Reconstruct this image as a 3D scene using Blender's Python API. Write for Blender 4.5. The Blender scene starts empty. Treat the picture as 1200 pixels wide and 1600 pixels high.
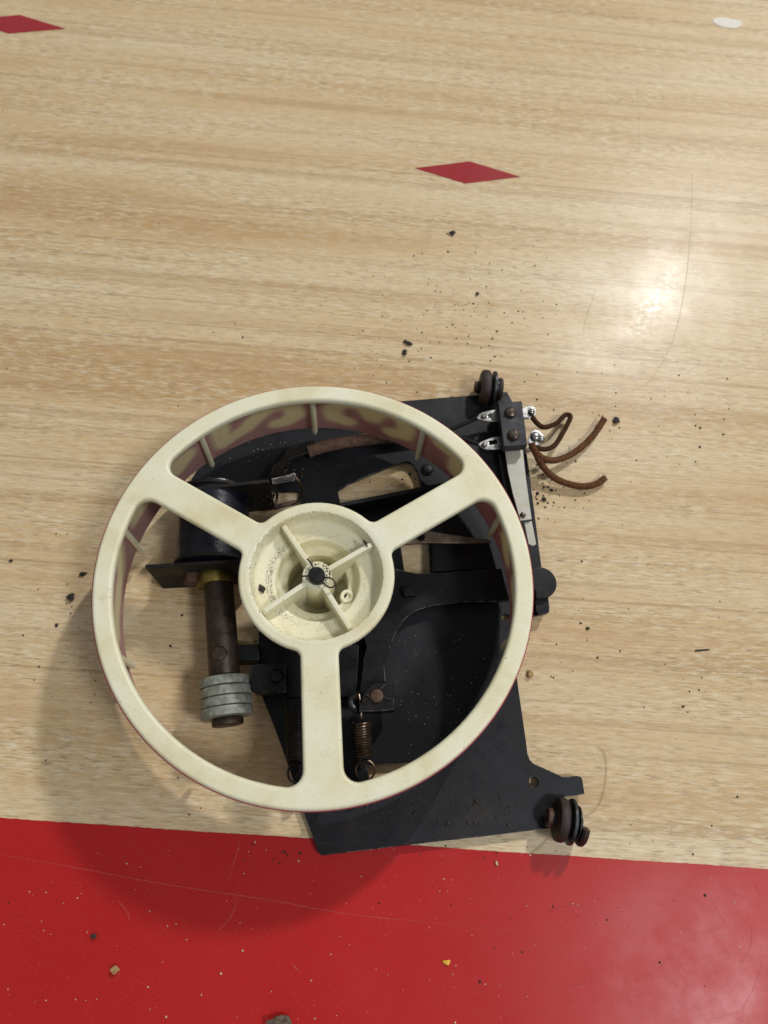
import bpy, bmesh, math, random
import numpy as np
from mathutils import Vector, Matrix

random.seed(7); rng = np.random.default_rng(7)
scene = bpy.context.scene
COL = scene.collection
R = math.radians

# ------------------------------------------------------------------ camera
F, VX, VY, CAMH = 1109.0, 536.0, 1245.0, 0.264      # focal length in photo pixels, nadir point in the photo, camera height
_d = Vector(((VX - 600) / F, -(VY - 800) / F, -1.0)).normalized()
_Z = -_d
_X = (Vector((1, 0, 0)) - _Z.x * _Z).normalized()
_Y = _Z.cross(_X)
CAMROT = Matrix((_X, _Y, _Z))
cam_data = bpy.data.cameras.new('camera')
cam = bpy.data.objects.new('camera', cam_data); COL.objects.link(cam)
cam_data.sensor_fit = 'VERTICAL'; cam_data.sensor_height = 24.0
cam_data.lens = 24.0 * F / 1600.0
cam_data.clip_start = 0.01; cam_data.clip_end = 50
cam.matrix_world = Matrix.Translation((0, 0, CAMH)) @ CAMROT.to_4x4()
cam_data.dof.use_dof = True
cam_data.dof.focus_distance = 0.25
cam_data.dof.aperture_fstop = 8.0
scene.camera = cam


def P(px, py, z=0.0):
    """world point at height z seen at photo pixel (px, py) - used only to measure the outlines of things"""
    r = CAMROT @ Vector(((px - 600) / F, -(py - 800) / F, -1.0))
    return Vector((r.x * (z - CAMH) / r.z, r.y * (z - CAMH) / r.z, z))


def mirror_dir(px, py):
    r = CAMROT @ Vector(((px - 600) / F, -(py - 800) / F, -1.0))
    return Vector((r.x, r.y, -r.z)).normalized()


# ------------------------------------------------------------------ light
scene.view_settings.view_transform = 'Standard'
scene.view_settings.look = 'None'
scene.view_settings.exposure = 0.0
scene.view_settings.gamma = 1.0
world = bpy.data.worlds.new('World'); scene.world = world; world.use_nodes = True
bg = world.node_tree.nodes['Background']
bg.inputs['Color'].default_value = (0.93, 0.96, 1.0, 1); bg.inputs['Strength'].default_value = 0.30


def lamp(name, px, py, height, size, power, color, size_y=None, shape='RECTANGLE'):
    a = P(px, py); v = mirror_dir(px, py)
    pos = a + v * (height / v.z)
    L = bpy.data.lights.new(name, 'AREA'); L.energy = power; L.color = color
    if size_y:
        L.shape = shape; L.size = size; L.size_y = size_y
    else:
        L.shape = 'DISK'; L.size = size
    o = bpy.data.objects.new(name, L); COL.objects.link(o)
    o.location = pos
    o.rotation_euler = (Vector((0.0, 0.07, 0)) - pos).to_track_quat('-Z', 'Y').to_euler()
    return o


lamp('ceiling_lamp', 1018, 478, 1.7, 0.04, 31, (1.0, 0.985, 0.965), 0.24, 'ELLIPSE')
lamp('ceiling_lamp', 1140, 1560, 1.7, 0.34, 14, (0.97, 0.98, 1.0), 0.30)

# ------------------------------------------------------------------ materials


class NT:
    def __init__(s, name):
        s.m = bpy.data.materials.new(name); s.m.use_nodes = True
        s.t = s.m.node_tree; s.n = s.t.nodes; s.l = s.t.links
        s.b = s.n['Principled BSDF']; s.out = s.n['Material Output']
        s.tc = s.n.new('ShaderNodeTexCoord')

    def link(s, a, b): s.l.new(a, b)

    def mapping(s, scale=(1, 1, 1), rot=(0, 0, 0), src=None):
        m = s.n.new('ShaderNodeMapping'); m.inputs['Scale'].default_value = scale; m.inputs['Rotation'].default_value = rot
        s.link(src or s.tc.outputs['Object'], m.inputs['Vector']); return m.outputs['Vector']

    def noise(s, vec=None, scale=1.0, detail=3, rough=0.5, dist=0.0):
        x = s.n.new('ShaderNodeTexNoise'); x.inputs['Scale'].default_value = scale
        x.inputs['Detail'].default_value = detail; x.inputs['Roughness'].default_value = rough
        x.inputs['Distortion'].default_value = dist
        s.link(vec or s.tc.outputs['Object'], x.inputs['Vector']); return x.outputs['Fac']

    def voro(s, scale, vec=None, out='Distance'):
        x = s.n.new('ShaderNodeTexVoronoi'); x.inputs['Scale'].default_value = scale
        s.link(vec or s.tc.outputs['Object'], x.inputs['Vector']); return x.outputs[out]

    def ramp(s, fac, stops):
        r = s.n.new('ShaderNodeValToRGB'); e = r.color_ramp.elements
        while len(e) < len(stops): e.new(0.5)
        for k, (p, c) in enumerate(stops):
            e[k].position = p
            e[k].color = (c, c, c, 1) if isinstance(c, (int, float)) else (*c, 1)
        s.link(fac, r.inputs['Fac']); return r.outputs['Color']

    def mix(s, fac, a, b, mode='MIX'):
        m = s.n.new('ShaderNodeMix'); m.data_type = 'RGBA'; m.blend_type = mode
        for sock, v in ((m.inputs[0], fac), (m.inputs[6], a), (m.inputs[7], b)):
            if isinstance(v, bpy.types.NodeSocket): s.link(v, sock)
            elif isinstance(v, (int, float)) and sock is m.inputs[0]: sock.default_value = v
            else: sock.default_value = (*v, 1) if not isinstance(v, (int, float)) else (v, v, v, 1)
        return m.outputs[2]

    def math(s, op, a, b=0.0):
        m = s.n.new('ShaderNodeMath'); m.operation = op
        for sock, v in ((m.inputs[0], a), (m.inputs[1], b)):
            if isinstance(v, bpy.types.NodeSocket): s.link(v, sock)
            else: sock.default_value = v
        return m.outputs[0]

    def bump(s, h, strength=0.2, dist=0.0005):
        b = s.n.new('ShaderNodeBump'); b.inputs['Strength'].default_value = strength; b.inputs['Distance'].default_value = dist
        s.link(h, b.inputs['Height']); s.link(b.outputs['Normal'], s.b.inputs['Normal'])

    def set(s, **k):
        for key, v in k.items():
            sock = s.b.inputs[key.replace('_', ' ')]
            if isinstance(v, bpy.types.NodeSocket): s.link(v, sock)
            else: sock.default_value = (*v, 1) if isinstance(v, tuple) and len(v) == 3 and sock.type == 'RGBA' else v
        return s.m


def mat_wood():
    t = NT('pale_wood_laminate')
    rot = (0, 0, R(3.4))
    base = t.mapping((1, 1, 1), rot)
    # a slow wander of the grain
    broad = t.noise(t.mapping((2.2, 34, 1), (0, 0, 0), base), 1, 4, 0.55, 0.3)
    col = t.ramp(broad, [(0.33, (0.505, 0.336, 0.158)), (0.47, (0.612, 0.446, 0.245)), (0.64, (0.668, 0.532, 0.335))])
    streak = t.noise(t.mapping((1.5, 150, 1), (0, 0, 0), base), 1, 4, 0.6, 0.6)
    col = t.mix(t.ramp(streak, [(0.535, 0.0), (0.66, 0.55)]), col, (0.40, 0.25, 0.115))
    line = t.noise(t.mapping((0.9, 420, 1), (0, 0, 0.004), base), 1, 2, 0.5, 0.8)
    col = t.mix(t.ramp(line, [(0.60, 0.0), (0.70, 0.55)]), col, (0.36, 0.225, 0.11))
    zone = t.noise(t.mapping((9, 60, 1), (0, 0, 0), base), 1, 3, 0.55)
    zm = t.ramp(zone, [(0.34, 0.25), (0.62, 1.0)])
    fl = t.noise(t.mapping((150, 780, 1), (0, 0, 0), base), 1, 3, 0.65)
    col = t.mix(t.math('MULTIPLY', zm, t.ramp(fl, [(0.47, 0.0), (0.62, 0.62)])), col, (0.75, 0.66, 0.475))
    fd = t.noise(t.mapping((160, 900, 1), (0, 0, 0.02), base), 1, 3, 0.65)
    col = t.mix(t.ramp(fd, [(0.50, 0.0), (0.68, 0.42)]), col, (0.42, 0.285, 0.145))
    fib = t.noise(t.mapping((70, 2200, 1), (0, 0, 0), base), 1, 2, 0.6)
    col = t.mix(t.ramp(fib, [(0.50, 0.0), (0.72, 0.45)]), col, (0.40, 0.275, 0.145))
    pore = t.noise(t.mapping((170, 1650, 1), (0, 0, 0), base), 1, 2, 0.5)
    pm = t.math('MULTIPLY', t.ramp(pore, [(0.55, 0.0), (0.66, 0.60)]), zm)
    col = t.mix(pm, col, (0.25, 0.18, 0.112))
    sm = t.noise(None, 30, 4, 0.6)
    t.bump(t.noise(t.mapping((300, 1500, 1), (0, 0, 0), base), 1, 2), 0.05, 0.0002)
    t.set(Base_Color=col, Roughness=t.ramp(sm, [(0.3, 0.30), (0.7, 0.42)]), Coat_Weight=0.018, Coat_Roughness=t.ramp(t.noise(t.mapping((260, 420, 1), (0, 0, R(55))), 1, 4, 0.7), [(0.36, 0.05), (0.6, 0.26)]), Specular_IOR_Level=0.22)
    return t.m


def mat_red(name='red_laminate', c1=(0.39, 0.013, 0.014), c2=(0.45, 0.018, 0.017)):
    t = NT(name)
    n = t.noise(None, 9, 3)
    col = t.ramp(n, [(0.3, c1), (0.7, c2)])
    sp = t.noise(None, 2600, 1)
    col = t.mix(t.ramp(sp, [(0.70, 0), (0.80, 0.35)]), col, (0.55, 0.25, 0.2))
    sc = t.noise(t.mapping((14, 420, 1), (0, 0, R(35))), 1, 3, 0.7)
    t.bump(sc, 0.04, 0.0003)
    t.set(Base_Color=col, Roughness=t.ramp(t.noise(None, 35, 5, 0.65), [(0.3, 0.24), (0.7, 0.42)]), Coat_Weight=0.03, Coat_Roughness=0.24, Specular_IOR_Level=0.18)
    return t.m


def mat_cream(name='aged_cream_plastic', grime=0.30, speck_lo=0.665):
    t = NT(name)
    a = t.noise(None, 55, 4, 0.6)
    col = t.ramp(a, [(0.30, (0.665, 0.595, 0.365)), (0.48, (0.75, 0.708, 0.490)), (0.68, (0.785, 0.760, 0.580))])
    st = t.noise(None, 130, 5, 0.65)
    col = t.mix(t.ramp(st, [(0.61, 0.0), (0.78, 0.48)]), col, (0.48, 0.375, 0.18))
    zone = t.ramp(t.noise(None, 60, 3, 0.6), [(0.35, 0.25), (0.65, 1.0)])
    spk = t.ramp(t.noise(None, 1700, 2, 0.55), [(speck_lo, 0.0), (speck_lo + 0.05, 0.85)])
    col = t.mix(t.math('MULTIPLY', spk, zone), col, (0.075, 0.058, 0.04))
    dirt = t.ramp(t.noise(None, 380, 5, 0.75), [(0.60, 0.0), (0.80, grime)])
    col = t.mix(t.math('MULTIPLY', dirt, zone), col, (0.20, 0.15, 0.09))
    t.bump(t.noise(None, 700, 4, 0.6), 0.10, 0.0002)
    t.set(Base_Color=col, Roughness=t.ramp(st, [(0.3, 0.38), (0.7, 0.56)]), Subsurface_Weight=0.12, Subsurface_Radius=(0.0015, 0.0012, 0.0007), Subsurface_Scale=1.0)
    return t.m


def mat_wall():
    """thin cream plastic wall printed red outside with cream figures; thin enough for the red to show through"""
    t = NT('printed_thin_plastic')
    at = t.n.new('ShaderNodeAttribute'); at.attribute_name = 'print'
    ins = t.n.new('ShaderNodeAttribute'); ins.attribute_name = 'inside'
    grime = t.noise(None, 160, 5, 0.7)
    red_o = t.ramp(grime, [(0.3, (0.36, 0.02, 0.06)), (0.7, (0.46, 0.03, 0.085))])
    red_i = t.ramp(t.noise(None, 70, 3), [(0.3, (0.48, 0.27, 0.25)), (0.7, (0.56, 0.355, 0.32))])
    bgc = t.mix(ins.outputs['Fac'], red_o, red_i)
    col = t.mix(at.outputs['Fac'], bgc, (0.79, 0.71, 0.44))
    spk = t.ramp(t.noise(None, 1500, 2, 0.5), [(0.67, 0.0), (0.72, 0.8)])
    col = t.mix(spk, col, (0.07, 0.045, 0.03))
    t.set(Base_Color=col, Roughness=0.5)
    tr = t.n.new('ShaderNodeBsdfTranslucent'); t.link(col, tr.inputs['Color'])
    mx = t.n.new('ShaderNodeMixShader'); mx.inputs[0].default_value = 0.32
    t.link(t.b.outputs[0], mx.inputs[1]); t.link(tr.outputs[0], mx.inputs[2]); t.link(mx.outputs[0], t.out.inputs['Surface'])
    return t.m


def mat_black(name, lo=(0.009, 0.0095, 0.012), hi=(0.022, 0.023, 0.028), rough=0.46, dust=0.5, spec=0.5, bscale=1100, bstr=0.12):
    t = NT(name)
    n = t.noise(None, 60, 5, 0.65)
    col = t.ramp(n, [(0.3, lo), (0.7, hi)])
    d = t.ramp(t.noise(None, 1500, 2, 0.6), [(0.68, 0.0), (0.76, dust)])
    col = t.mix(d, col, (0.16, 0.135, 0.11))
    s1 = t.ramp(t.noise(t.mapping((60, 2400, 60), (0, 0, R(28))), 1, 2, 0.6), [(0.70, 0.0), (0.76, 0.35)])
    s2 = t.ramp(t.noise(t.mapping((45, 2000, 45), (0, 0, R(-62))), 1, 2, 0.6), [(0.71, 0.0), (0.77, 0.35)])
    col = t.mix(t.math('MAXIMUM', s1, s2), col, (0.075, 0.076, 0.082))
    rs = t.ramp(t.noise(None, 34, 5, 0.75), [(0.61, 0.0), (0.72, 0.6)])
    col = t.mix(rs, col, (0.045, 0.022, 0.014))
    t.bump(t.noise(None, bscale, 4, 0.6), bstr, 0.0003)
    t.set(Base_Color=col, Roughness=t.ramp(t.noise(None, 90, 5, 0.7), [(0.32, rough - 0.14), (0.68, rough + 0.18)]), Specular_IOR_Level=spec)
    return t.m


def mat_metal(name, c1, c2, rough=0.45, metallic=0.8, scale=400, rust=None, rust_lo=0.55, bstr=0.2):
    t = NT(name)
    col = t.ramp(t.noise(None, scale, 5, 0.7), [(0.3, c1), (0.7, c2)])
    if rust: col = t.mix(t.ramp(t.noise(None, scale * 0.7, 5, 0.75), [(rust_lo, 0.0), (rust_lo + 0.15, 0.85)]), col, rust)
    t.bump(t.noise(None, scale * 3, 4, 0.6), bstr, 0.0003)
    t.set(Base_Color=col, Metallic=metallic, Roughness=t.ramp(t.noise(None, scale * 0.5, 4), [(0.3, rough - 0.1), (0.7, rough + 0.15)]))
    return t.m


def mat_plain(name, c1, c2, rough=0.7, scale=500, bump=0.3):
    t = NT(name)
    t.bump(t.noise(None, scale * 2, 4), bump, 0.0003)
    t.set(Base_Color=t.ramp(t.noise(None, scale, 4, 0.7), [(0.3, c1), (0.7, c2)]), Roughness=rough)
    return t.m


def mat_cloth_wire(name='brown_braided_cloth', g=1.0):
    t = NT(name)
    v = t.voro(2200)
    n = t.noise(None, 600, 4, 0.7)
    col = t.ramp(n, [(0.3, (0.040 * g, 0.016 * g, 0.008 * g)), (0.7, (0.150 * g, 0.060 * g, 0.026 * g))])
    col = t.mix(t.ramp(v, [(0.3, 0.0), (0.8, 0.5)]), col, (0.20 * g, 0.095 * g, 0.045 * g))
    t.bump(v, 0.7, 0.0004)
    t.set(Base_Color=col, Roughness=0.95, Specular_IOR_Level=0.15)
    return t.m


M = dict(
    wood=mat_wood(), red=mat_red(), inlay=mat_red('dull_red_inlay', (0.29, 0.022, 0.027), (0.33, 0.028, 0.033)), cream=mat_cream(), cup=mat_cream('grimy_cream_plastic', 0.5, 0.66), wall=mat_wall(),
    plate=mat_black('black_oxide_steel', (0.0030, 0.0032, 0.0043), (0.0125, 0.0130, 0.0162), 0.46, 0.40, 0.26),
    arm=mat_black('dark_oiled_steel', (0.0030, 0.0030, 0.0034), (0.0075, 0.0075, 0.0082), 0.42, 0.3, 0.24),
    tape=mat_black('black_coil_tape', (0.0025, 0.0030, 0.006), (0.0075, 0.009, 0.017), 0.34, 0.3, 0.45, 420, 0.5),
    fibre=mat_black('dirty_black_fibre', (0.004, 0.0035, 0.003), (0.020, 0.017, 0.014), 0.6, 0.7, 0.25, 600, 0.5),
    bakelite=mat_black('black_bakelite', (0.008, 0.0085, 0.012), (0.019, 0.020, 0.026), 0.5, 0.25, 0.35),
    rod=mat_metal('worn_brown_steel', (0.035, 0.024, 0.018), (0.095, 0.075, 0.06), 0.48, 0.75, 350, (0.085, 0.042, 0.022), 0.52),
    washer=mat_metal('dull_zinc', (0.14, 0.148, 0.122), (0.37, 0.38, 0.335), 0.55, 0.30, 520, (0.15, 0.155, 0.10), 0.54),
    brass=mat_metal('tarnished_brass', (0.16, 0.115, 0.03), (0.30, 0.22, 0.06), 0.42, 0.8, 300),
    spring=mat_metal('bronzed_spring_wire', (0.07, 0.05, 0.035), (0.19, 0.145, 0.105), 0.33, 0.9, 500),
    wire_dark=mat_metal('black_wire', (0.010, 0.010, 0.010), (0.03, 0.028, 0.026), 0.4, 0.6, 500),
    screw=mat_metal('dark_screw_steel', (0.055, 0.038, 0.028), (0.15, 0.11, 0.085), 0.4, 0.85, 500, (0.07, 0.035, 0.02), 0.6),
    rust=mat_metal('rusty_screw', (0.050, 0.026, 0.016), (0.13, 0.075, 0.05), 0.55, 0.5, 500),
    tin=mat_metal('soldered_tin', (0.20, 0.195, 0.18), (0.46, 0.45, 0.43), 0.27, 0.95, 450, (0.07, 0.05, 0.03), 0.56, 0.05),
    leaf=mat_metal('nickel_leaf', (0.36, 0.355, 0.295), (0.47, 0.465, 0.39), 0.5, 0.25, 120, (0.36, 0.29, 0.13), 0.55, 0.08),
    lever=mat_metal('brown_lever_steel', (0.085, 0.060, 0.042), (0.20, 0.155, 0.115), 0.45, 0.7, 260),
    rubber=mat_plain('brown_rubber', (0.012, 0.006, 0.0045), (0.034, 0.017, 0.012), 0.6),
    steel=mat_metal('grey_steel', (0.03, 0.031, 0.034), (0.09, 0.092, 0.098), 0.42, 0.85, 400),
    cloth=mat_cloth_wire(), cloth2=mat_cloth_wire('dark_braided_cloth', 0.45), lump=mat_plain('grey_brown_debris', (0.05, 0.038, 0.025), (0.20, 0.155, 0.105), 0.9, 700, 0.6),
    sleeve=mat_plain('brown_fabric_sleeve', (0.075, 0.038, 0.022), (0.185, 0.112, 0.075), 0.9, 420, 0.5),
    dirt=mat_plain('black_dirt', (0.018, 0.014, 0.011), (0.06, 0.048, 0.036), 0.9, 900),
    pale=mat_plain('pale_grit', (0.45, 0.36, 0.25), (0.72, 0.62, 0.48), 0.8, 900),
    tan=mat_plain('tan_crumb', (0.26, 0.155, 0.05), (0.46, 0.31, 0.13), 0.8, 900),
    yellow=mat_plain('yellow_plastic_chip', (0.72, 0.42, 0.03), (0.78, 0.5, 0.05), 0.5, 900),
    white=mat_plain('white_mark', (0.60, 0.545, 0.46), (0.70, 0.66, 0.585), 0.5, 300, 0.1),
    hair=mat_plain('brown_hair', (0.20, 0.13, 0.07), (0.3, 0.2, 0.11), 0.5),
    worn=mat_metal('worn_black_edge', (0.005, 0.005, 0.006), (0.012, 0.012, 0.014), 0.42, 0.7, 220, (0.20, 0.20, 0.205), 0.47, 0.1),
    scratch=mat_plain('scuffed_laminate', (0.47, 0.075, 0.07), (0.53, 0.12, 0.11), 0.6),
    scratchw=mat_plain('scuffed_wood', (0.47, 0.385, 0.265), (0.52, 0.43, 0.31), 0.6),
)

# ------------------------------------------------------------------ geometry helpers


def link_mesh(name, me, mat, parent=None, kind=None, smooth=True, sharp=35, wn=False):
    me.name = name
    if not me.materials: me.materials.append(M[mat])
    if smooth:
        me.shade_smooth(); me.set_sharp_from_angle(angle=R(sharp))
    o = bpy.data.objects.new(name, me); COL.objects.link(o)
    if smooth and wn:
        w = o.modifiers.new('weighted_normals', 'WEIGHTED_NORMAL'); w.keep_sharp = True; w.weight = 90
    if parent is not None: attach(o, parent)
    if kind: o['kind'] = kind
    return o


def attach(o, parent):
    o.parent = parent
    # roots carry only a translation; their parts end up at the world origin, so sub-parts need no correction
    o.matrix_parent_inverse = Matrix.Translation(parent.location).inverted() if parent.parent is None else Matrix.Identity(4)


def bm_obj(name, bm, mat, parent=None, kind=None, sharp=35, wn=False):
    bmesh.ops.recalc_face_normals(bm, faces=bm.faces)
    me = bpy.data.meshes.new(name); bm.to_mesh(me); bm.free()
    return link_mesh(name, me, mat, parent, kind, True, sharp, wn)


def chaikin(pts, n=2):
    for _ in range(n):
        q = []
        for i in range(len(pts)):
            a, b = pts[i], pts[(i + 1) % len(pts)]
            q += [(a[0] * .8 + b[0] * .2, a[1] * .8 + b[1] * .2), (a[0] * .2 + b[0] * .8, a[1] * .2 + b[1] * .8)]
        pts = q
    return pts


def circle(cx, cy, r, n=32, rev=False):
    return [(cx + r * math.cos(2 * math.pi * k / n), cy + r * math.sin(2 * math.pi * k / n)) for k in range(n)]


def plate(name, outlines, ztop, th, bev, mat, parent=None, res=2, kind=None, worn=False):
    """flat part with rounded edges: outlines in metres (first the rim, then the holes), top at ztop"""
    c = bpy.data.curves.new('tmp', 'CURVE'); c.dimensions = '2D'; c.fill_mode = 'BOTH'
    b = bev * 1000
    c.extrude = max(th * 500 - b, 0.001); c.bevel_depth = b; c.bevel_resolution = res; c.offset = -b
    for ol in outlines:
        s = c.splines.new('POLY'); s.points.add(len(ol) - 1); s.use_cyclic_u = True
        for p, q in zip(s.points, ol): p.co = (q[0] * 1000, q[1] * 1000, 0, 1)
    t = bpy.data.objects.new('tmp', c); COL.objects.link(t)
    dg = bpy.context.evaluated_depsgraph_get()
    me = bpy.data.meshes.new_from_object(t.evaluated_get(dg))
    bpy.data.objects.remove(t); bpy.data.curves.remove(c)
    me.materials.clear()
    for v in me.vertices:
        v.co = (v.co.x / 1000, v.co.y / 1000, v.co.z / 1000 + ztop - th / 2)
    bm = bmesh.new(); bm.from_mesh(me); bmesh.ops.remove_doubles(bm, verts=bm.verts, dist=1e-6)
    bmesh.ops.recalc_face_normals(bm, faces=bm.faces); bm.to_mesh(me); bm.free()
    if worn:
        me.materials.append(M[mat]); me.materials.append(M['worn'])
        for p in me.polygons:
            if 0.12 < p.normal.z < 0.97: p.material_index = 1
    return link_mesh(name, me, mat, parent, kind, True, 40, True)


def pxs(pts, z): return [tuple(P(x, y, z)[:2]) for x, y in pts]


def frame(axis):
    a = Vector(axis).normalized()
    u = a.cross(Vector((0, 0, 1)))
    if u.length < 1e-4: u = Vector((1, 0, 0))
    u.normalize(); return a, u, a.cross(u)


def lathe_into(bm, prof, org, axis, n=48, closed=False, cap=True):
    a, u, w = frame(axis); org = Vector(org)
    rings = []
    for r, h in prof:
        rings.append([bm.verts.new(org + a * h + (u * math.cos(2 * math.pi * k / n) + w * math.sin(2 * math.pi * k / n)) * r) for k in range(n)])
    pairs = list(zip(rings, rings[1:]))
    if closed: pairs.append((rings[-1], rings[0]))
    for A, B in pairs:
        for k in range(n): bm.faces.new((A[k], A[(k + 1) % n], B[(k + 1) % n], B[k]))
    if cap and not closed:
        bm.faces.new(rings[0]); bm.faces.new(rings[-1][::-1])


def lathe(name, prof, org, axis, mat, parent=None, n=48, closed=False, cap=True, sharp=35):
    bm = bmesh.new(); lathe_into(bm, prof, org, axis, n, closed, cap)
    return bm_obj(name, bm, mat, parent, None, sharp)


def cyl_prof(r, h0, h1, b=0.0003):
    return [(r - b, h0), (r - b * .3, h0 + b * .3), (r, h0 + b), (r, h1 - b), (r - b * .3, h1 - b * .3), (r - b, h1)]


def spline(pts, sub=8):
    pts = [Vector(p) for p in pts]; out = []
    for i in range(len(pts) - 1):
        p0 = pts[max(i - 1, 0)]; p1 = pts[i]; p2 = pts[i + 1]; p3 = pts[min(i + 2, len(pts) - 1)]
        for k in range(sub):
            t = k / sub
            out.append(0.5 * ((2 * p1) + (p2 - p0) * t + (2 * p0 - 5 * p1 + 4 * p2 - p3) * t * t + (3 * p1 - p0 - 3 * p2 + p3) * t ** 3))
    out.append(pts[-1]); return out


def tube_into(bm, pts, r, n=10, rfun=None):
    ref = None; rings = []
    for i, p in enumerate(pts):
        d = (pts[min(i + 1, len(pts) - 1)] - pts[max(i - 1, 0)]).normalized()
        if ref is None:
            ref = d.orthogonal().normalized()
        ref = (ref - d * ref.dot(d)).normalized(); w = d.cross(ref)
        rr = r if rfun is None else r * rfun(i / (len(pts) - 1))
        rings.append([bm.verts.new(p + (ref * math.cos(2 * math.pi * k / n) + w * math.sin(2 * math.pi * k / n)) * rr) for k in range(n)])
    for A, B in zip(rings, rings[1:]):
        for k in range(n): bm.faces.new((A[k], A[(k + 1) % n], B[(k + 1) % n], B[k]))
    bm.faces.new(rings[0][::-1]); bm.faces.new(rings[-1])


def tube(name, pts, r, mat, parent=None, n=10, smooth_pts=True, rfun=None):
    bm = bmesh.new(); tube_into(bm, spline(pts) if smooth_pts else [Vector(p) for p in pts], r, n, rfun)
    return bm_obj(name, bm, mat, parent)


def prism_into(bm, poly, direction):
    """extrude a planar polygon of 3D points along a vector"""
    d = Vector(direction)
    a = [bm.verts.new(Vector(p)) for p in poly]; b = [bm.verts.new(Vector(p) + d) for p in poly]
    n = len(poly)
    bm.faces.new(a); bm.faces.new(b[::-1])
    for k in range(n): bm.faces.new((a[k], a[(k + 1) % n], b[(k + 1) % n], b[k]))


def bevel_all(bm, w, seg=2):
    bmesh.ops.recalc_face_normals(bm, faces=bm.faces)
    es = [e for e in bm.edges if len(e.link_faces) == 2 and e.calc_face_angle(0) > R(25)]
    bmesh.ops.bevel(bm, geom=es, offset=w, segments=seg, affect='EDGES', profile=0.5, clamp_overlap=True)


def prism(name, poly, direction, mat, parent=None, bev=0.0002):
    bm = bmesh.new(); prism_into(bm, poly, direction); bevel_all(bm, bev)
    return bm_obj(name, bm, mat, parent, None, 35, True)


def upright(name, a_px, b_px, z0, z1, th, mat, parent, bev=0.0003):
    """a plate standing on edge: its top edge runs between two pixels at height z1"""
    a, b = P(*a_px, z1), P(*b_px, z1)
    n = (b - a).cross(Vector((0, 0, 1))).normalized()
    poly = [a, b, Vector((b.x, b.y, z0)), Vector((a.x, a.y, z0))]
    return prism(name, [p - n * th / 2 for p in poly], n * th, mat, parent, bev)


def lump(bm, c, r, flat=.55):
    m = bmesh.ops.create_icosphere(bm, subdivisions=1, radius=1.0)
    s = Vector((r * random.uniform(.7, 1.4), r * random.uniform(.6, 1.1), r * flat)); rz = Matrix.Rotation(random.uniform(0, 6.3), 3, 'Z')
    for v in m['verts']:
        k = random.uniform(.7, 1.2); co = Vector((v.co.x * s.x * k, v.co.y * s.y * k, v.co.z * s.z * k)); v.co = rz @ co + Vector((c.x, c.y, c.z + s.z * .75))


# ------------------------------------------------------------------ the board (setting)
ANG = R(-3.4)
board = prism('tabletop', [(-1.1, -0.75, 0), (1.2, -0.75, 0), (1.2, 1.3, 0), (-1.1, 1.3, 0)], (0, 0, -0.02), 'wood', None, 0.002)
board['kind'] = 'structure'
e0, e1 = P(0, 1278), P(1200, 1358)
sl = (e1.y - e0.y) / (e1.x - e0.x)
yl = lambda x: e0.y + sl * (x - e0.x)
Zs = 0.00022
plate('red_band', [[(-1.09, -0.745), (1.19, -0.745), (1.19, yl(1.19))] + [(x, yl(x) + random.gauss(0, .00004) + .00012 * math.sin(x * 90) * math.sin(x * 37)) for x in np.arange(.3, -.3, -.0012)] + [(-1.09, yl(-1.09))]], Zs, 0.0002, 0.00003, 'red', board, 1)
red_band = bpy.data.objects['red_band']
for cpx in (((648, 263), (727, 287), (813, 276.5), (734, 252.5)),):
    q = pxs(cpx, 0); plate('diamond_inlay', [q], Zs, 0.0002, 0.00003, 'inlay', board, 1)
dx = Vector(q[0]) - Vector(P(648, 263)[:2])
c0 = sum((Vector(p) for p in q), Vector((0, 0))) / 4
tgt = Vector((P(23, 37.5).x, P(23, 38.2).y))
plate('diamond_inlay', [[tuple(Vector(p) - c0 + tgt) for p in q]], Zs, 0.0002, 0.00003, 'inlay', board, 1)
sp = P(1137, 36)
plate('white_spot', [[(sp.x + 0.0085 * math.cos(a) * (1 + .08 * math.sin(3 * a)), sp.y + 0.0046 * math.sin(a) * (1 + .1 * math.cos(2 * a + 1))) for a in np.linspace(0, 2 * math.pi, 28, endpoint=False)]], Zs, 0.0002, 0.00003, 'white', board, 1)

for o in board.children: o.data.shade_flat()
# hairline scratches: shallow raised scuffs that follow the surface


def ribbons(name, lines, w, z, mat, parent):
    bm = bmesh.new()
    for pts in lines:
        q = spline([P(x, y, z) for x, y in pts], 6); vs = []
        for i, p in enumerate(q):
            d = (q[min(i + 1, len(q) - 1)] - q[max(i - 1, 0)]).normalized(); nrm = Vector((-d.y, d.x, 0))
            ww = w * (0.35 + 0.65 * math.sin(math.pi * (i + .5) / len(q))) * random.uniform(.6, 1.2)
            vs.append((bm.verts.new(p + nrm * ww), bm.verts.new(p + Vector((0, 0, 0.00004))), bm.verts.new(p - nrm * ww)))
        for A, B in zip(vs, vs[1:]):
            bm.faces.new((A[0], A[1], B[1], B[0])); bm.faces.new((A[1], A[2], B[2], B[1]))
    return bm_obj(name, bm, mat, parent, 'stuff')


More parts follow.
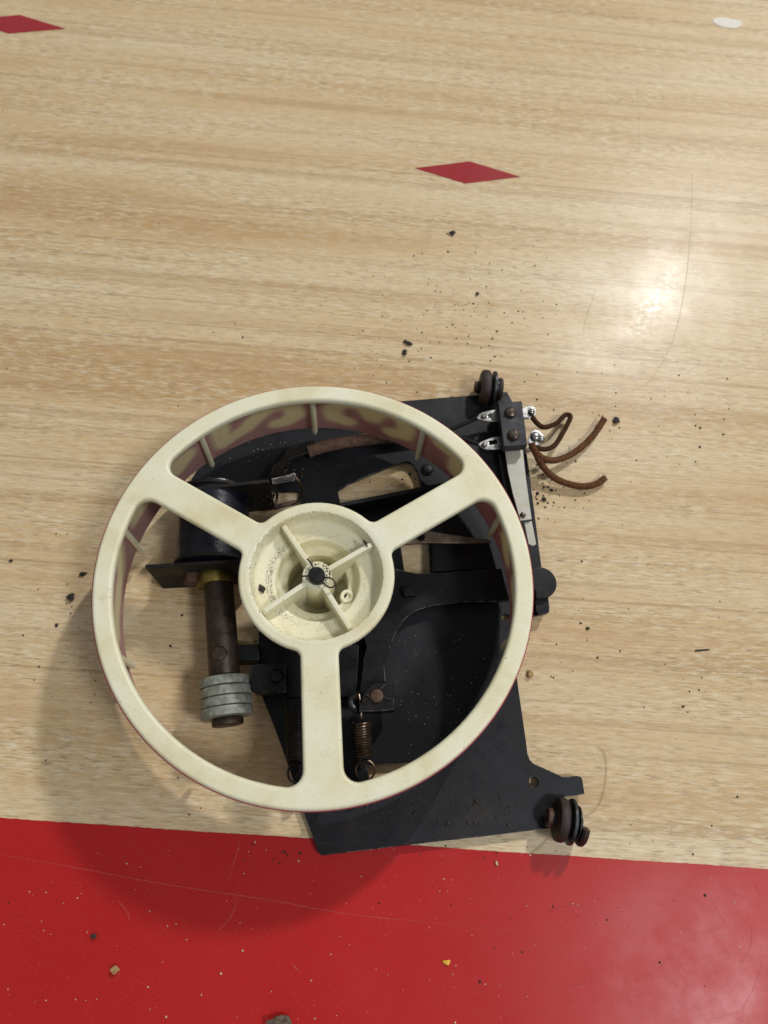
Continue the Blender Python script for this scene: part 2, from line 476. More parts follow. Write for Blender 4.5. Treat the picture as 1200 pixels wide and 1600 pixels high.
ribbons('scratches', [[(0, 1335), (120, 1356), (260, 1382), (420, 1406), (560, 1430), (800, 1453)],
                      [(376, 1312), (366, 1345), (358, 1374)], [(372, 1395), (362, 1430), (335, 1460)],
                      [(185, 1408), (198, 1424), (203, 1440)], [(455, 1505), (462, 1512), (468, 1518)],
                      [(960, 1372), (1020, 1380), (1100, 1412)]], 0.00008, Zs + 0.00003, 'scratch', red_band)
fine = []
for _ in range(38):
    x, y = random.uniform(20, 1190), random.uniform(1375, 1595); a = random.gauss(.25, .9); l = random.uniform(8, 45); k = random.uniform(-.25, .25)
    if random.random() < .45: x = random.uniform(850, 1190)
    fine.append([(x - l * math.cos(a), y - l * math.sin(a)), (x + k * l * math.sin(a), y - k * l * math.cos(a)), (x + l * math.cos(a), y + l * math.sin(a))])
ribbons('fine_scratches', fine, 0.00003, Zs + 0.00003, 'scratch', red_band)
ribbons('scratches', [[(1082, 270), (1079, 360), (1070, 450), (1052, 530), (1020, 590), (995, 610)], [(996, 130), (998, 180), (1000, 230)],
                      [(930, 455), (915, 500), (912, 520)], [(970, 540), (1000, 545), (1030, 548)]], 0.00013, 0.00003, 'scratchw', board)

# ------------------------------------------------------------------ the score drum unit
ZW = 0.040
C = P(495, 896.5, ZW)
unit = bpy.data.objects.new('score_drum_unit', None); COL.objects.link(unit)
unit.location = (C.x, C.y, 0); unit.empty_display_size = 0.02
unit['label'] = 'cream plastic three-spoke number drum on a black steel mechanism with coil, springs and cut wires'
unit['category'] = 'mechanism'

RO, RI, RH, RH2 = 0.0719, 0.0655, 0.0217, 0.0256
SP = [R(-86.2), R(32.2), R(150.6)]
HW = [0.0060, 0.0058, 0.0056]


def window(a0, a1, h0, h1, rf_o=0.0045, rf_h=0.0028):
    """outline of the opening between spoke a0 and the next spoke a1 (counter-clockwise), with filleted corners"""
    def line(a, side, off):   # direction and normal of a spoke's edge moved outwards by off
        d = Vector((math.cos(a), math.sin(a))); n = Vector((-d.y, d.x)) * side
        return d, n, off
    pts = []

    def corner(a, side, hw, rad, rf, inner):
        d, n, o = line(a, side, hw + rf)
        rc = rad + rf if inner else rad - rf
        c = n * o + d * math.sqrt(rc * rc - o * o)
        return c, c - n * rf, c.normalized() * rad

    def arc(c, p, q, rf, n=7):
        a = math.atan2(p.y - c.y, p.x - c.x); b = math.atan2(q.y - c.y, q.x - c.x)
        while b - a > math.pi: b -= 2 * math.pi
        while b - a < -math.pi: b += 2 * math.pi
        return [c + Vector((math.cos(a + (b - a) * k / n), math.sin(a + (b - a) * k / n))) * rf for k in range(n + 1)]
    c1, l1, k1 = corner(a0, 1, h0, RI, rf_o, False)
    c2, l2, k2 = corner(a1, -1, h1, RI, rf_o, False)
    c3, l3, k3 = corner(a1, -1, h1, RH2, rf_h, True)
    c4, l4, k4 = corner(a0, 1, h0, RH2, rf_h, True)
    pts += arc(c1, l1, k1, rf_o)
    b0 = math.atan2(k1.y, k1.x); b1 = math.atan2(k2.y, k2.x)
    while b1 < b0: b1 += 2 * math.pi
    pts += [Vector((math.cos(b), math.sin(b))) * RI for b in np.linspace(b0, b1, 40)[1:-1]]
    pts += arc(c2, k2, l2, rf_o)
    pts += arc(c3, l3, k3, rf_h)
    b0 = math.atan2(k3.y, k3.x); b1 = math.atan2(k4.y, k4.x)
    while b1 > b0: b1 -= 2 * math.pi
    pts += [Vector((math.cos(b), math.sin(b))) * RH2 for b in np.linspace(b0, b1, 16)[1:-1]]
    pts += arc(c4, k4, l4, rf_h)
    return [(C.x + p.x, C.y + p.y) for p in pts]


face_ol = [circle(C.x, C.y, RO - .0002, 160), circle(C.x, C.y, RH, 96)]
for k in range(3): face_ol.append(window(SP[k], SP[(k + 1) % 3], HW[k], HW[(k + 1) % 3]))
wheel = plate('number_wheel', face_ol, ZW, 0.0034, 0.0012, 'cream', unit, 4)
wheel['label'] = 'cream three-spoke wheel face with a round hub'

# the drum wall with the printed figures
WZ0, WZ1 = 0.0105, 0.0388
DIG = {  # strokes in a 0-1 box, figure upright (x right, y up)
    0: [[(.5, .0), (.15, .15), (.1, .5), (.15, .85), (.5, 1.), (.85, .85), (.9, .5), (.85, .15), (.5, .0)]],
    1: [[(.5, .0), (.5, 1.), (.3, .82)]],
    2: [[(.95, .02), (.08, .02), (.3, .35), (.75, .6), (.9, .8), (.75, .98), (.35, 1.), (.1, .85), (.1, .76)]],
    3: [[(.08, .2), (.2, .04), (.6, .0), (.9, .15), (.88, .4), (.45, .52), (.88, .64), (.9, .88), (.6, 1.), (.2, .97), (.08, .8)]],
    4: [[(.72, .0), (.72, 1.), (.08, .32), (.98, .32)]],
    5: [[(.9, 1.), (.2, 1.), (.14, .55), (.6, .62), (.9, .35), (.7, .03), (.3, .0), (.08, .16)]],
    6: [[(.8, .95), (.4, .8), (.12, .4), (.2, .08), (.6, .0), (.9, .2), (.8, .45), (.4, .5), (.15, .3)]],
    7: [[(.08, .98), (.92, .98), (.5, .4), (.38, .0)]],
    8: [[(.5, .52), (.15, .75), (.5, 1.), (.85, .75), (.5, .52), (.1, .25), (.5, .0), (.9, .25), (.5, .52)]],
    9: [[(.2, .05), (.6, .2), (.88, .6), (.8, .92), (.4, 1.), (.1, .8), (.2, .55), (.6, .5), (.85, .7)]]}
NA, NZ = 900, 36
RIB0 = R(93.5)


def print_fac():
    ang = np.arange(NA) / NA * 2 * np.pi
    z = np.linspace(0, 1, NZ)           # 0 far edge, 1 next to the wheel face
    t = ((RIB0 - ang) / R(36)) % 10     # cells counted clockwise from the rib at the top
    cell = np.floor(t).astype(int); u = t - cell
    out = np.zeros((NA, NZ))
    for i in range(NA):
        dgt = (cell[i] + 3) % 10
        y = (u[i] - 0.16) / 0.68; x = (z - 0.19) / 0.62
        X = x * 0.027 * 0.70; Yv = y * 0.0435 * 0.66
        best = np.full(NZ, 9.0)
        for st in DIG[dgt]:
            for (ax, ay), (bx, by) in zip(st, st[1:]):
                a = np.array((ax * .0189, ay * .0287)); b = np.array((bx * .0189, by * .0287)); ab = b - a
                s = np.clip(((X - a[0]) * ab[0] + (Yv - a[1]) * ab[1]) / (ab @ ab), 0, 1)
                best = np.minimum(best, np.hypot(X - a[0] - s * ab[0], Yv - a[1] - s * ab[1]))
        out[i] = np.clip(((0.0037 - best) / 0.0026) + .5, 0, 1)
    return out


pf = print_fac()
bm = bmesh.new()
lp = bm.verts.layers.float.new('print'); li = bm.verts.layers.float.new('inside')
grid = {}
for side, rad in ((0, RO + 0.0001), (1, RO - 0.0021)):
    for i in range(NA):
        a = 2 * math.pi * i / NA
        for j in range(NZ):
            rr = rad - (0.0004 * (1 - j / (NZ - 1)) if side == 0 else -0.0003 * (1 - j / (NZ - 1)))
            v = bm.verts.new((C.x + rr * math.cos(a), C.y + rr * math.sin(a), WZ0 + (WZ1 - WZ0) * j / (NZ - 1)))
            v[lp] = pf[i, j]; v[li] = side; grid[side, i, j] = v
for i in range(NA):
    i2 = (i + 1) % NA
    for j in range(NZ - 1):
        bm.faces.new((grid[0, i, j], grid[0, i2, j], grid[0, i2, j + 1], grid[0, i, j + 1]))
        bm.faces.new((grid[1, i, j], grid[1, i, j + 1], grid[1, i2, j + 1], grid[1, i2, j]))
    bm.faces.new((grid[0, i, 0], grid[1, i, 0], grid[1, i2, 0], grid[0, i2, 0]))
    bm.faces.new((grid[0, i, NZ - 1], grid[0, i2, NZ - 1], grid[1, i2, NZ - 1], grid[1, i, NZ - 1]))
wall = bm_obj('drum_wall', bm, 'wall', wheel)
wall['label'] = 'thin drum wall printed red with cream numerals'

rib0 = None
for k in range(10):
    a = RIB0 + R(36) * k; d = Vector((math.cos(a), math.sin(a), 0))
    p = Vector((C.x, C.y, 0)) + d * (RO - 0.0026)
    top, bot = p + Vector((0, 0, 0.0378)) - d * .0002, p + Vector((0, 0, 0.0085)) - d * 0.0003
    bm = bmesh.new(); tube_into(bm, [top, top.lerp(bot, .5), top.lerp(bot, .93), bot], 0.00115, 10, lambda t: 1 if t < .9 else .75)
    bm_obj('wall_rib', bm, 'cream', wheel)

# hub cup, its four webs, the centre post and the little boss on the floor
prof = [(RH + .0017, -.0020), (RH + .0017, .00003), (RH + .0004, .00004), (RH + .0001, -.00015), (RH, -.0006), (.0212, -.0052), (.0207, -.0060), (.0200, -.0064), (.0150, -.0069), (.0144, -.0071), (.0140, -.0076), (.0137, -.0106), (.0133, -.0113), (.0109, -.0117), (.0104, -.0121), (.0098, -.0230), (.0085, -.0239), (.0002, -.0242),
        (.0002, -.0258), (.0112, -.0256), (.0118, -.0136), (.0148, -.0130), (.0156, -.0084), (.0226, -.0074), (.0238, -.0034), (.0238, -.0024)]
lathe('hub_cup', prof, (C.x, C.y, ZW), (0, 0, 1), 'cup', wheel, 96, closed=True)
Cp = Vector((C.x, C.y))
for px in ((444, 823), (581.7, 849.8), (411, 956), (549, 985)):
    q = P(*px, ZW - .0015); d = (Vector((q.x, q.y)) - Cp).normalized(); n = Vector((-d.y, d.x, 0)); d = Vector((d.x, d.y, 0))
    o = Vector((C.x, C.y, ZW))
    prof2 = [(.0038, -.0016), (.0205, -.0012), (.0214, -.0022), (.0210, -.0063), (.0145, -.0073), (.0138, -.0115), (.0107, -.0122), (.0100, -.0240), (.0038, -.0240)]
    poly = [o + d * r + Vector((0, 0, h)) - n * .00085 for r, h in prof2]
    prism('hub_web', poly, n * .0017, 'cream', wheel, 0.00035)
lathe('hub_post', [(.0060, -.0242), (.0054, -.0120), (.0048, -.0016), (.0045, -.0011), (.0020, -.0010), (.0002, -.0010)], (C.x, C.y, ZW), (0, 0, 1), 'cream', wheel, 40)
bc = P(542.5, 931, ZW - .0108)
lathe('hub_boss_hole', [(.0011, -.0011), (.0001, -.0011)], (bc.x, bc.y, bc.z), (0, 0, 1), 'wire_dark', wheel, 20, cap=False)
lathe('hub_boss', [(.0026, -.0018), (.0024, -.0004), (.0021, 0), (.0013, 0), (.0011, -.0003), (.0011, -.0018)], (bc.x, bc.y, bc.z), (0, 0, 1), 'cream', wheel, 28, cap=False)

shaft = lathe('shaft', [(.0028, -.034), (.0028, .0011), (.00265, .0015), (.0024, .0017), (.0002, .0018)], (P(494.5, 898.5, ZW + .001).x, P(494.5, 898.5, ZW + .001).y, ZW), (0, 0, 1), 'wire_dark', unit, 28)
z = ZW + 0.0004
bm = bmesh.new()
tube_into(bm, spline([P(480, 873, z + .001), P(487, 882, z), P(495, 897, z), P(507, 902, z), P(516, 903, z), P(523, 909, z), P(523, 915, z), P(518, 918, z), P(511, 916, z), P(503, 908, z), P(492, 900.5, z), P(470, 900.5, z)]), .00027, 8)
bm_obj('cotter_pin', bm, 'wire_dark', shaft)

# base plate --------------------------------------------------------------
ZP, TP = 0.0035, 0.0014
ol = [(297, 766), (299, 748), (314, 725), (345, 702), (400, 676), (470, 655), (560, 636), (633, 626), (738, 617.5), (792, 612), (800, 626), (806, 650), (822, 700), (834, 790), (846, 885), (853, 925), (858, 950), (853, 960), (840, 962), (812, 968),
      (800, 978), (797, 990), (798, 1004), (803, 1022), (810, 1075), (822, 1158), (824.5, 1178), (828, 1187), (834, 1193), (846, 1198.5), (878, 1213), (886, 1214), (901, 1212), (908, 1214), (910, 1218), (914, 1241), (884, 1245), (870, 1250), (862, 1262), (858, 1294), (790, 1303), (640, 1320), (502, 1337), (497, 1331), (476, 1273), (453.7, 1206), (436.7, 1158), (408, 1084), (404, 1060), (404, 1004), (406, 860), (430, 806), (470, 786), (470, 768), (400, 768)]
slot1 = [(528, 767), (545, 756), (600, 733), (628, 722), (638, 721), (646, 726), (653, 739), (659, 764), (659, 780), (534, 800)]
win2 = [(625, 846), (669, 842), (673, 900), (634, 905)]
slot3 = [(572, 1196), (600, 1194), (690, 1188), (655, 1222), (575, 1240)]
hole = lambda x, y, r: [tuple(p) for p in circle(P(x, y, ZP).x, P(x, y, ZP).y, r, 24)]
bplate = plate('base_plate', [pxs(ol, ZP), pxs(slot1, ZP), pxs(win2, ZP), pxs(slot3, ZP), hole(834, 1222, .00165), hole(790.7, 965, .00145)], ZP, TP, 0.0002, 'plate', unit, 2, worn=True)
# feet under the plate (heads of rivets that keep it off the board)
for px in ((540, 1300), (450, 1130), (600, 660), (770, 1180)):
    q = P(*px, ZP - TP); lathe('rivet_foot', cyl_prof(.003, -.0021, .0002), (q.x, q.y, ZP - TP), (0, 0, 1), 'steel', bplate, 20)
for px, r in (((668, 731), .0024), ((640, 921), .0005)):
    q = P(*px, ZP + .002); 
    if r > .001: lathe('rivet', [(r, -.002), (r, -.0002), (r * .8, .0001), (r * .4, .0002), (.0001, .0002)], (q.x, q.y, ZP + .0006), (0, 0, 1), 'arm', bplate, 24)

# ratchet arm -------------------------------------------------------------
ZA = 0.0092
ol = [(560, 872), (632, 892), (650, 896), (676, 895), (720, 892), (784, 888), (790, 915), (797, 938), (778, 940), (730, 941), (676, 947), (654, 953), (640, 961), (630, 971), (617, 992), (609, 1014), (600, 1031), (603, 1066), (600, 1085), (566, 1086), (563, 1078), (567, 1040), (572, 1010), (566, 985), (540, 965), (500, 950), (500, 880)]
arm = plate('ratchet_arm', [pxs(ol, ZA)], ZA, 0.002, 0.0003, 'arm', unit, 2, worn=True)
a = P(628, 917, ZA + .0025); b = P(647, 914, ZA + .0025); c_ = P(650, 930, ZA + .0025); d_ = P(631, 932, ZA + .0025)
prism('arm_stud', [a, b, c_, d_], (0, 0, -.0028), 'arm', arm, .0005)
ol = [(700, 852), (690, 880), (675, 895), (784, 888), (775, 850), (740, 846)]
# inner plate under the arm, darker, and the bars beside the openings
upright('stop_bar', (530, 789), (740, 747), ZP - .0002, 0.0150, .0016, 'arm', unit)
lv = [(624, 851), (636, 838), (654, 829), (664, 828), (687, 832), (725, 838), (764, 843), (768, 847), (734, 849), (700, 849), (671, 848), (640, 850)]
ZL = 0.0150
lever = plate('lever', [pxs(lv, ZL), [tuple(p) for p in circle(P(657, 838.5, ZL).x, P(657, 838.5, ZL).y, .0016, 20)]], ZL, .0012, .0003, 'lever', unit, 2)
ol = [(676, 847), (764, 846), (776, 888), (676, 893)]
plate('spacer_block', [pxs(ol, .0072)], .0072, .0040, .0004, 'arm', unit, 2)

# solenoid: a coil lying between two upright end plates ------------------
CZ, CR = 0.0139, 0.0128
c0_, c1_ = P(336, 768, CZ), P(331, 889, CZ)
ax = (c1_ - c0_); L = ax.length
coil = lathe('solenoid', [(CR - .004, 0), (CR, .0001), (CR + .0002, .002), (CR, .004), (CR + .0001, L * .4), (CR + .0002, L * .7), (CR, L - .001), (CR - .004, L)], c0_, ax, 'tape', unit, 56)
coil['label'] = 'black taped solenoid coil'
upright('end_plate', (227, 885), (392, 875), 0.0006, 0.0268, .0014, 'fibre', coil)
upright('end_plate', (276, 766), (420, 751), 0.0006, 0.0268, .0014, 'fibre', coil)
lathe('coil_flange', cyl_prof(CR + .0012, 0, .0012), c0_ + ax * .03, ax, 'fibre', coil, 56)
lathe('coil_flange', cyl_prof(CR + .0008, -.0012, 0), c1_ - ax * .03, ax, 'fibre', coil, 56)
pr0 = P(341, 905, CZ); pr1 = P(351, 1056, CZ); pax = (pr1 - pr0).normalized()
bs = P(335, 897, CZ)
lathe('brass_sleeve', cyl_prof(.0066, -.001, .0045, .0005), bs, pax, 'brass', coil, 40)
q = P(301, 905, .0170)
lathe('nut', cyl_prof(.0032, -.002, .0024), q + Vector((0, .0005, 0)), pax, 'rust', coil, 6)

RR = 0.0053
plunger = lathe('plunger', cyl_prof(RR, -.012, (pr1 - pr0).length + .002, .0004), pr0, pax, 'rod', unit, 40)
q = P(343, 1021, CZ + RR)
lathe('cross_pin', [(.0026, -.001), (.0026, -.0001), (.0022, .0003), (.0012, .0004), (.0001, .0004)], (q.x, q.y, CZ + RR), (0, 0, 1), 'screw', plunger, 28)
wl = (P(354, 1119, CZ) - pr1).length / 4
for k in range(4):
    t = lathe('washer', cyl_prof(.0087 + .00008 * (k % 2), 0, wl - .00028, .00045), pr1 + pax * (wl * k + .0008) + Vector((.00015 * ((k * 2) % 3 - 1), 0, 0)), pax, 'washer', plunger, 48)
lathe('plunger_tip', cyl_prof(.0053, 0, .0026, .0006), pr1 + pax * (wl * 4 + .0006), pax, 'rod', plunger, 36)

# solder lug and leads of the coil
z = .0225
lugs = plate('coil_lug', [pxs([(424, 747), (440, 744), (452, 741), (460, 738), (463, 744), (460, 751), (450, 752), (440, 754), (426, 757)], z)], z, .0008, .0002, 'tin', coil, 1)
bm = bmesh.new()
tube_into(bm, spline([P(458, 742, z + .0005), P(469, 755, z - .002), P(472, 772, z - .008), P(462, 785, z - .011), P(445, 790, z - .011), P(428, 795, z - .011)]), .0006, 8)
tube_into(bm, spline([P(427, 752, z + .001), P(440, 748, z + .0012), P(459, 746, z + .001)]), .0004, 8)
tube_into(bm, spline([P(418, 760, z), P(430, 764, z - .004), P(433, 775, z - .008), P(430, 790, z - .01)]), .0005, 8)
bm_obj('coil_lead', bm, 'screw', coil)
plate('coil_lug', [pxs([(428, 790), (440, 786), (455, 782), (462, 780), (463, 785), (452, 789), (438, 793), (429, 795)], .0125)], .0125, .0007, .0002, 'screw', coil, 1)
bm = bmesh.new()
for _ in range(46): lump(bm, P(random.uniform(380, 428), random.uniform(757, 792), random.uniform(.004, .016)), random.uniform(.0003, .0011), .9)
bm_obj('resin_drips', bm, 'fibre', coil, 'stuff', 60)
for k in range(3):
    bm = bmesh.new()
    tube_into(bm, spline([P(425 + 6 * k, 745, .013), P(432 + 6 * k, 728 - 3 * k, .010), P(455, 715 - 6 * k, .008), P(490, 703 - 6 * k, .007)]), .0010, 8)
    bm_obj('cloth_lead', bm, 'fibre', unit)
tube('cable_sleeve', [P(482, 706, .0068), P(510, 697, .0075), P(560, 688, .0073), P(610, 683, .0068), P(680, 676, .0062)], .0025, 'sleeve', unit, 14)

# spring brackets with pivot pins, springs -------------------------------


def spring(a_px, b_px, z0, z1, rad, wr, turns, mat='spring'):
    a, b = P(*a_px, z0), P(*b_px, z1); d = (b - a); Ln = d.length; d.normalize()
    u = d.cross(Vector((0, 0, 1))).normalized(); w = d.cross(u)
    pts = [a + d * (Ln * t / (turns * 14)) + (u * math.cos(2 * math.pi * t / 14) + w * math.sin(2 * math.pi * t / 14)) * rad for t in range(turns * 14 + 1)]
    bm = bmesh.new(); tube_into(bm, pts, wr, 6)
    return bm, a, b, d, u, w


def ring_pts(c, u, w, r, a0=0, a1=360, n=22):
    return [c + (u * math.cos(R(a0 + (a1 - a0) * k / n)) + w * math.sin(R(a0 + (a1 - a0) * k / n))) * r for k in range(n + 1)]


def bracket(poly, ztop, pin, cot, cot_legs, pin_mat, r_pin=.0024):
    b = plate('pivot_bracket', [pxs(poly, ztop)], ztop, .0075, .0006, 'arm', unit, 3, worn=True)
    q = P(*pin, ztop + .0012)
    p_ = lathe('pivot_pin', [(r_pin, -.003), (r_pin, .0006), (r_pin * .86, .0011), (r_pin * .5, .0013), (.0001, .0013)], (q.x, q.y, ztop), (0, 0, 1), pin_mat, b, 28)
    bm = bmesh.new(); zc = ztop + .0004
    cc = P(*cot, zc); tube_into(bm, ring_pts(cc, Vector((1, 0, 0)), Vector((0, 1, 0)), .0013), .0003, 8)
    for s, e in cot_legs: tube_into(bm, [P(*s, zc), P(*e, zc)], .0003, 8)
    bm_obj('cotter_pin', bm, 'wire_dark', b)
    return b


bracket([(566, 1088), (574, 1074), (584, 1067), (602, 1064.5), (613, 1065), (616, 1085), (617, 1110), (590, 1111.5), (561, 1112), (562, 1100)], .0165, (589, 1087), (572, 1092.5), (((594, 1076), (602, 1069)), ((599, 1090), (610, 1093))), 'rust')
bracket([(391, 1040), (408, 1037), (436, 1036), (446, 1040), (448, 1082), (420, 1083), (397, 1082), (391, 1076)], .0165, (432, 1055), (419, 1068), (((424, 1062), (440, 1040)), ((424, 1070), (436, 1070))), 'arm')
plate('stop_block', [pxs([(366, 1008), (404, 1006), (406, 1032), (368, 1033)], .013)], .013, .009, .0006, 'arm', unit, 2)
plate('pivot_link', [pxs([(405, 985), (470, 1010), (561, 1008), (557, 1088), (480, 1092), (408, 1082)], .0078)], .0078, .002, .0004, 'arm', unit, 2)

bm, a, b, d, u, w = spring((565, 1128), (569, 1181), .0118, .0108, .0028, .00042, 13)
tube_into(bm, spline([a - d * .0002 + u * .0, a - d * .002 + w * -.001, P(563, 1098, .0135), P(561, 1085, .013)]), .0004, 8)
tube_into(bm, ring_pts(b + d * .0046, Vector((1, 0, 0)), Vector((0, 1, 0)), .0032), .0004, 8)
bm_obj('spring', bm, 'spring', unit)
bm, a, b, d, u, w = spring((461, 1093), (464, 1185), .0110, .0092, .0033, .00042, 24, )
tube_into(bm, ring_pts(b + d * .0046 + Vector((0, 0, 0)), Vector((1, 0, 0)), Vector((0, 1, 0)), .0032), .0004, 8)
bm_obj('spring', bm, 'wire_dark', unit)
tube('spring_hook', [P(562, 1086, .013), P(551, 1090, .0115), P(548, 1098, .011), P(553, 1107, .011), P(560, 1112, .0115)], .0013, 'steel', unit, 10)
for poly in ([(558, 1205), (574, 1198), (577, 1214), (576, 1234), (560, 1238)], [(466, 1207), (480, 1205), (482, 1230), (470, 1236)]):
    plate('spring_tab', [pxs(poly, .0108)], .0108, .0078, .0005, 'arm', unit, 2)

# switch stack on the right ----------------------------------------------
ZB = 0.0160
blk = plate('terminal_block', [pxs([(778.7, 629), (815, 626.5), (824, 695), (787, 697.7)], ZB)], ZB, .0045, .00025, 'bakelite', unit, 2)
plate('block_spacer', [pxs([(781, 632), (816, 629), (824, 694), (789, 696)], ZB - .0047)], ZB - .0047, .0076, .0003, 'fibre', blk, 1)
for px, sa in (((798.5, 643), 12), ((803, 678), 88)):
    q = P(*px, ZB + .001); rr = .0024
    s = lathe('screw', [(rr, -.002), (rr, .0006), (rr * .9, .0011), (rr * .6, .0015), (rr * .25, .0017), (.0001, .0017)], (q.x, q.y, ZB), (0, 0, 1), 'screw', blk, 30)
    d = Vector((math.cos(R(sa)), math.sin(R(sa)), 0)); n = Vector((-d.y, d.x, 0))
    o = Vector((q.x, q.y, ZB + .00178))
    prism('screw_slot', [o - d * .0021 - n * .00032, o + d * .0021 - n * .00032, o + d * .0021 + n * .00032, o - d * .0021 + n * .00032], (0, 0, -.0006), 'wire_dark', s, .00005)


def lug(poly, hole_px, z, th=.0007):
    ol = [chaikin(pxs(poly, z), 1)]
    if hole_px: ol.append(pxs(hole_px, z))
    return plate('solder_lug', ol, z, th, .00025, 'tin', blk, 2)


lug([(744, 653), (750, 645), (764, 641), (780, 639), (781, 659), (766, 659), (752, 657)], [(762, 647), (768, 646), (769, 652), (763, 653)], .0115)
lug([(745, 694), (756, 688), (770, 683), (787, 680), (790, 701), (774, 702), (758, 703)], [(764, 689), (776, 686), (778, 693), (765, 695)], .0115)
lug([(814, 638), (824, 634), (834, 635), (839, 641), (838, 648), (831, 653), (818, 655)], None, .0115)
lug([(824, 690), (828, 676), (836, 670), (846, 675), (852, 683), (850, 690), (842, 694), (828, 700)], None, .0115)
for px, r in (((837, 681), .0022), ((846, 685), .0016), ((831, 643), .0015), ((756, 650), .0011), ((757, 694), .0012)):
    q = P(*px, .0122)
    lathe('solder_blob', [(r, -.0006), (r * .95, .0003), (r * .75, .0009), (r * .4, .0012), (.0001, .0013)], (q.x, q.y, .0116), (0, 0, 1), 'tin', blk, 20)
lf = plate('leaf_blade', [pxs([(789, 704), (817, 702), (822, 748), (831, 811), (813, 813.5), (801, 770), (794, 738)], .0095)], .0095, .0008, .0002, 'leaf', blk, 1)
q = P(817.5, 804, .0102)
lathe('leaf_rivet', [(.0011, -.001), (.0011, .0004), (.0008, .0008), (.0001, .001)], (q.x, q.y, .0097), (0, 0, 1), 'screw', lf, 20)
plate('leaf_blade', [pxs([(819, 816), (831, 814), (838, 850), (833, 853), (826, 850)], .0080)], .0080, .0007, .0002, 'leaf', blk, 1)
plate('switch_bar', [pxs([(776, 702), (790, 700), (800, 760), (816, 822), (838, 895), (815, 890), (795, 800)], .0066)], .0066, .0030, .0003, 'arm', unit, 1)


def wire(pts, zs, r, name='cloth_wire', mat='cloth', ends=1):
    q = [P(x, y, zz) for (x, y), zz in zip(pts, zs)]
    w_ = tube(name, q, r, mat, unit, 12)
    for v in w_.data.vertices:
        f = math.sin(v.co.x * 9000) * math.sin(v.co.y * 8000 + 1) * .00006
        v.co += v.normal * f
    if ends == 1:
        d = (q[-1] - q[-2]).normalized()
        lathe('wire_end', [(r * .92, -.0003), (r * .9, .0001), (r * .55, .00022), (.0001, .0002)], q[-1], d, 'sleeve', w_, 12)
        bm = bmesh.new(); o1 = d.orthogonal().normalized(); o2 = d.cross(o1)
        for k in range(9):
            t = random.uniform(0, 6.28); e = (o1 * math.cos(t) + o2 * math.sin(t)); p0 = q[-1] - d * .0008 + e * r * .85
            tube_into(bm, [p0, p0 + d * .0009 + e * .00015, p0 + d * random.uniform(.0012, .0019) + e * random.uniform(.0002, .0007)], .00009, 5)
        bm_obj('frayed_threads', bm, 'cloth', w_, 'stuff')
    return w_


wire([(830, 650), (842, 664), (853, 667.5), (870, 661), (881, 650), (887, 648), (891, 653), (879, 677), (867, 695), (851, 702), (828, 697)], [.0112, .009, .007, .0052, .0042, .004, .004, .0045, .006, .0085, .0100],   .00105, mat='cloth2', ends=0)
wire([(831, 692), (834, 702), (845, 714), (863, 719.5), (884, 714), (907, 700), (928, 679), (944, 655)], [.0115, .0105, .0085, .0058, .004, .0032, .003, .0032], .00136)
wire([(833, 697), (839, 712), (849, 730), (867, 747), (891, 757), (914, 760), (933, 755.5), (945, 747)], [.0098, .0088, .0062, .004, .0028, .0024, .0022, .0022], .00136)
for pts in ([(746, 652), (735, 658), (712, 668), (690, 678)], [(747, 694), (730, 688), (712, 683), (690, 690)]):
    tube('switch_lead', [P(x, y, .0105 - .0012 * i) for i, (x, y) in enumerate(pts)], .0009, 'fibre', unit, 8)

# tab and round disc on the right edge
ca = P(845, 910, .0088)
disc = plate('index_disc', [circle(ca.x, ca.y, .0061, 40)], .0088, .0016, .0003, 'plate', unit, 2)
q = P(841, 928, .0145); prism('disc_tab', [P(836, 920, .0099), P(846, 919, .0099), P(848, 934, .0099), P(838, 936, .0099)], (0, 0, -.0018), 'arm', disc, .0003)
plate('edge_tab', [chaikin(pxs([(835, 930), (856, 926), (859, 950), (858, 958), (838, 961)], .0062), 1)], .0062, .0018, .0003, 'plate', unit, 2)


# rubber guide rollers on the plate's right edge -------------------------
def ring_into(bm, prof, org, axis, a0, a1, n=30):
    a, u, w = frame(axis); rings = []
    for k in range(n + 1):
        t = R(a0 + (a1 - a0) * k / n)
        rings.append([bm.verts.new(org + a * h + (u * math.cos(t) + w * math.sin(t)) * r) for r, h in prof])
    m = len(prof)
    for A, B in zip(rings, rings[1:]):
        for k in range(m): bm.faces.new((A[k], A[(k + 1) % m], B[(k + 1) % m], B[k]))
    if abs(a1 - a0) < 359:
        bm.faces.new(rings[0][::-1]); bm.faces.new(rings[-1])


def roller(px, z, ang, parts):
    o = P(*px, z); a = Vector((math.cos(ang), math.sin(ang), 0))
    r0 = None
    for nm, mat, r, h0, h1, b in parts:
        if nm == 'eyelet':
            bm = bmesh.new(); ring_into(bm, [(r * .55, h0), (r - b, h0), (r, h0 + b), (r, h1), (r * .55, h1)], o, a, 0, 360, 32)
            bmesh.ops.remove_doubles(bm, verts=bm.verts, dist=1e-6)
            x = bm_obj(nm, bm, mat, r0 or unit)
        elif nm == 'broken_disc':
            bm = bmesh.new(); ring_into(bm, [(.0024, h0), (r - b, h0), (r, h0 + b), (r, h1 - b), (r - b, h1), (.0024, h1)], o, a, *BROKEN, 30)
            x = bm_obj(nm, bm, mat, r0 or unit)
        else:
            x = lathe(nm, cyl_prof(r, h0, h1, b), o, a, mat, r0 or unit, 40)
        if r0 is None: r0 = x
    return r0


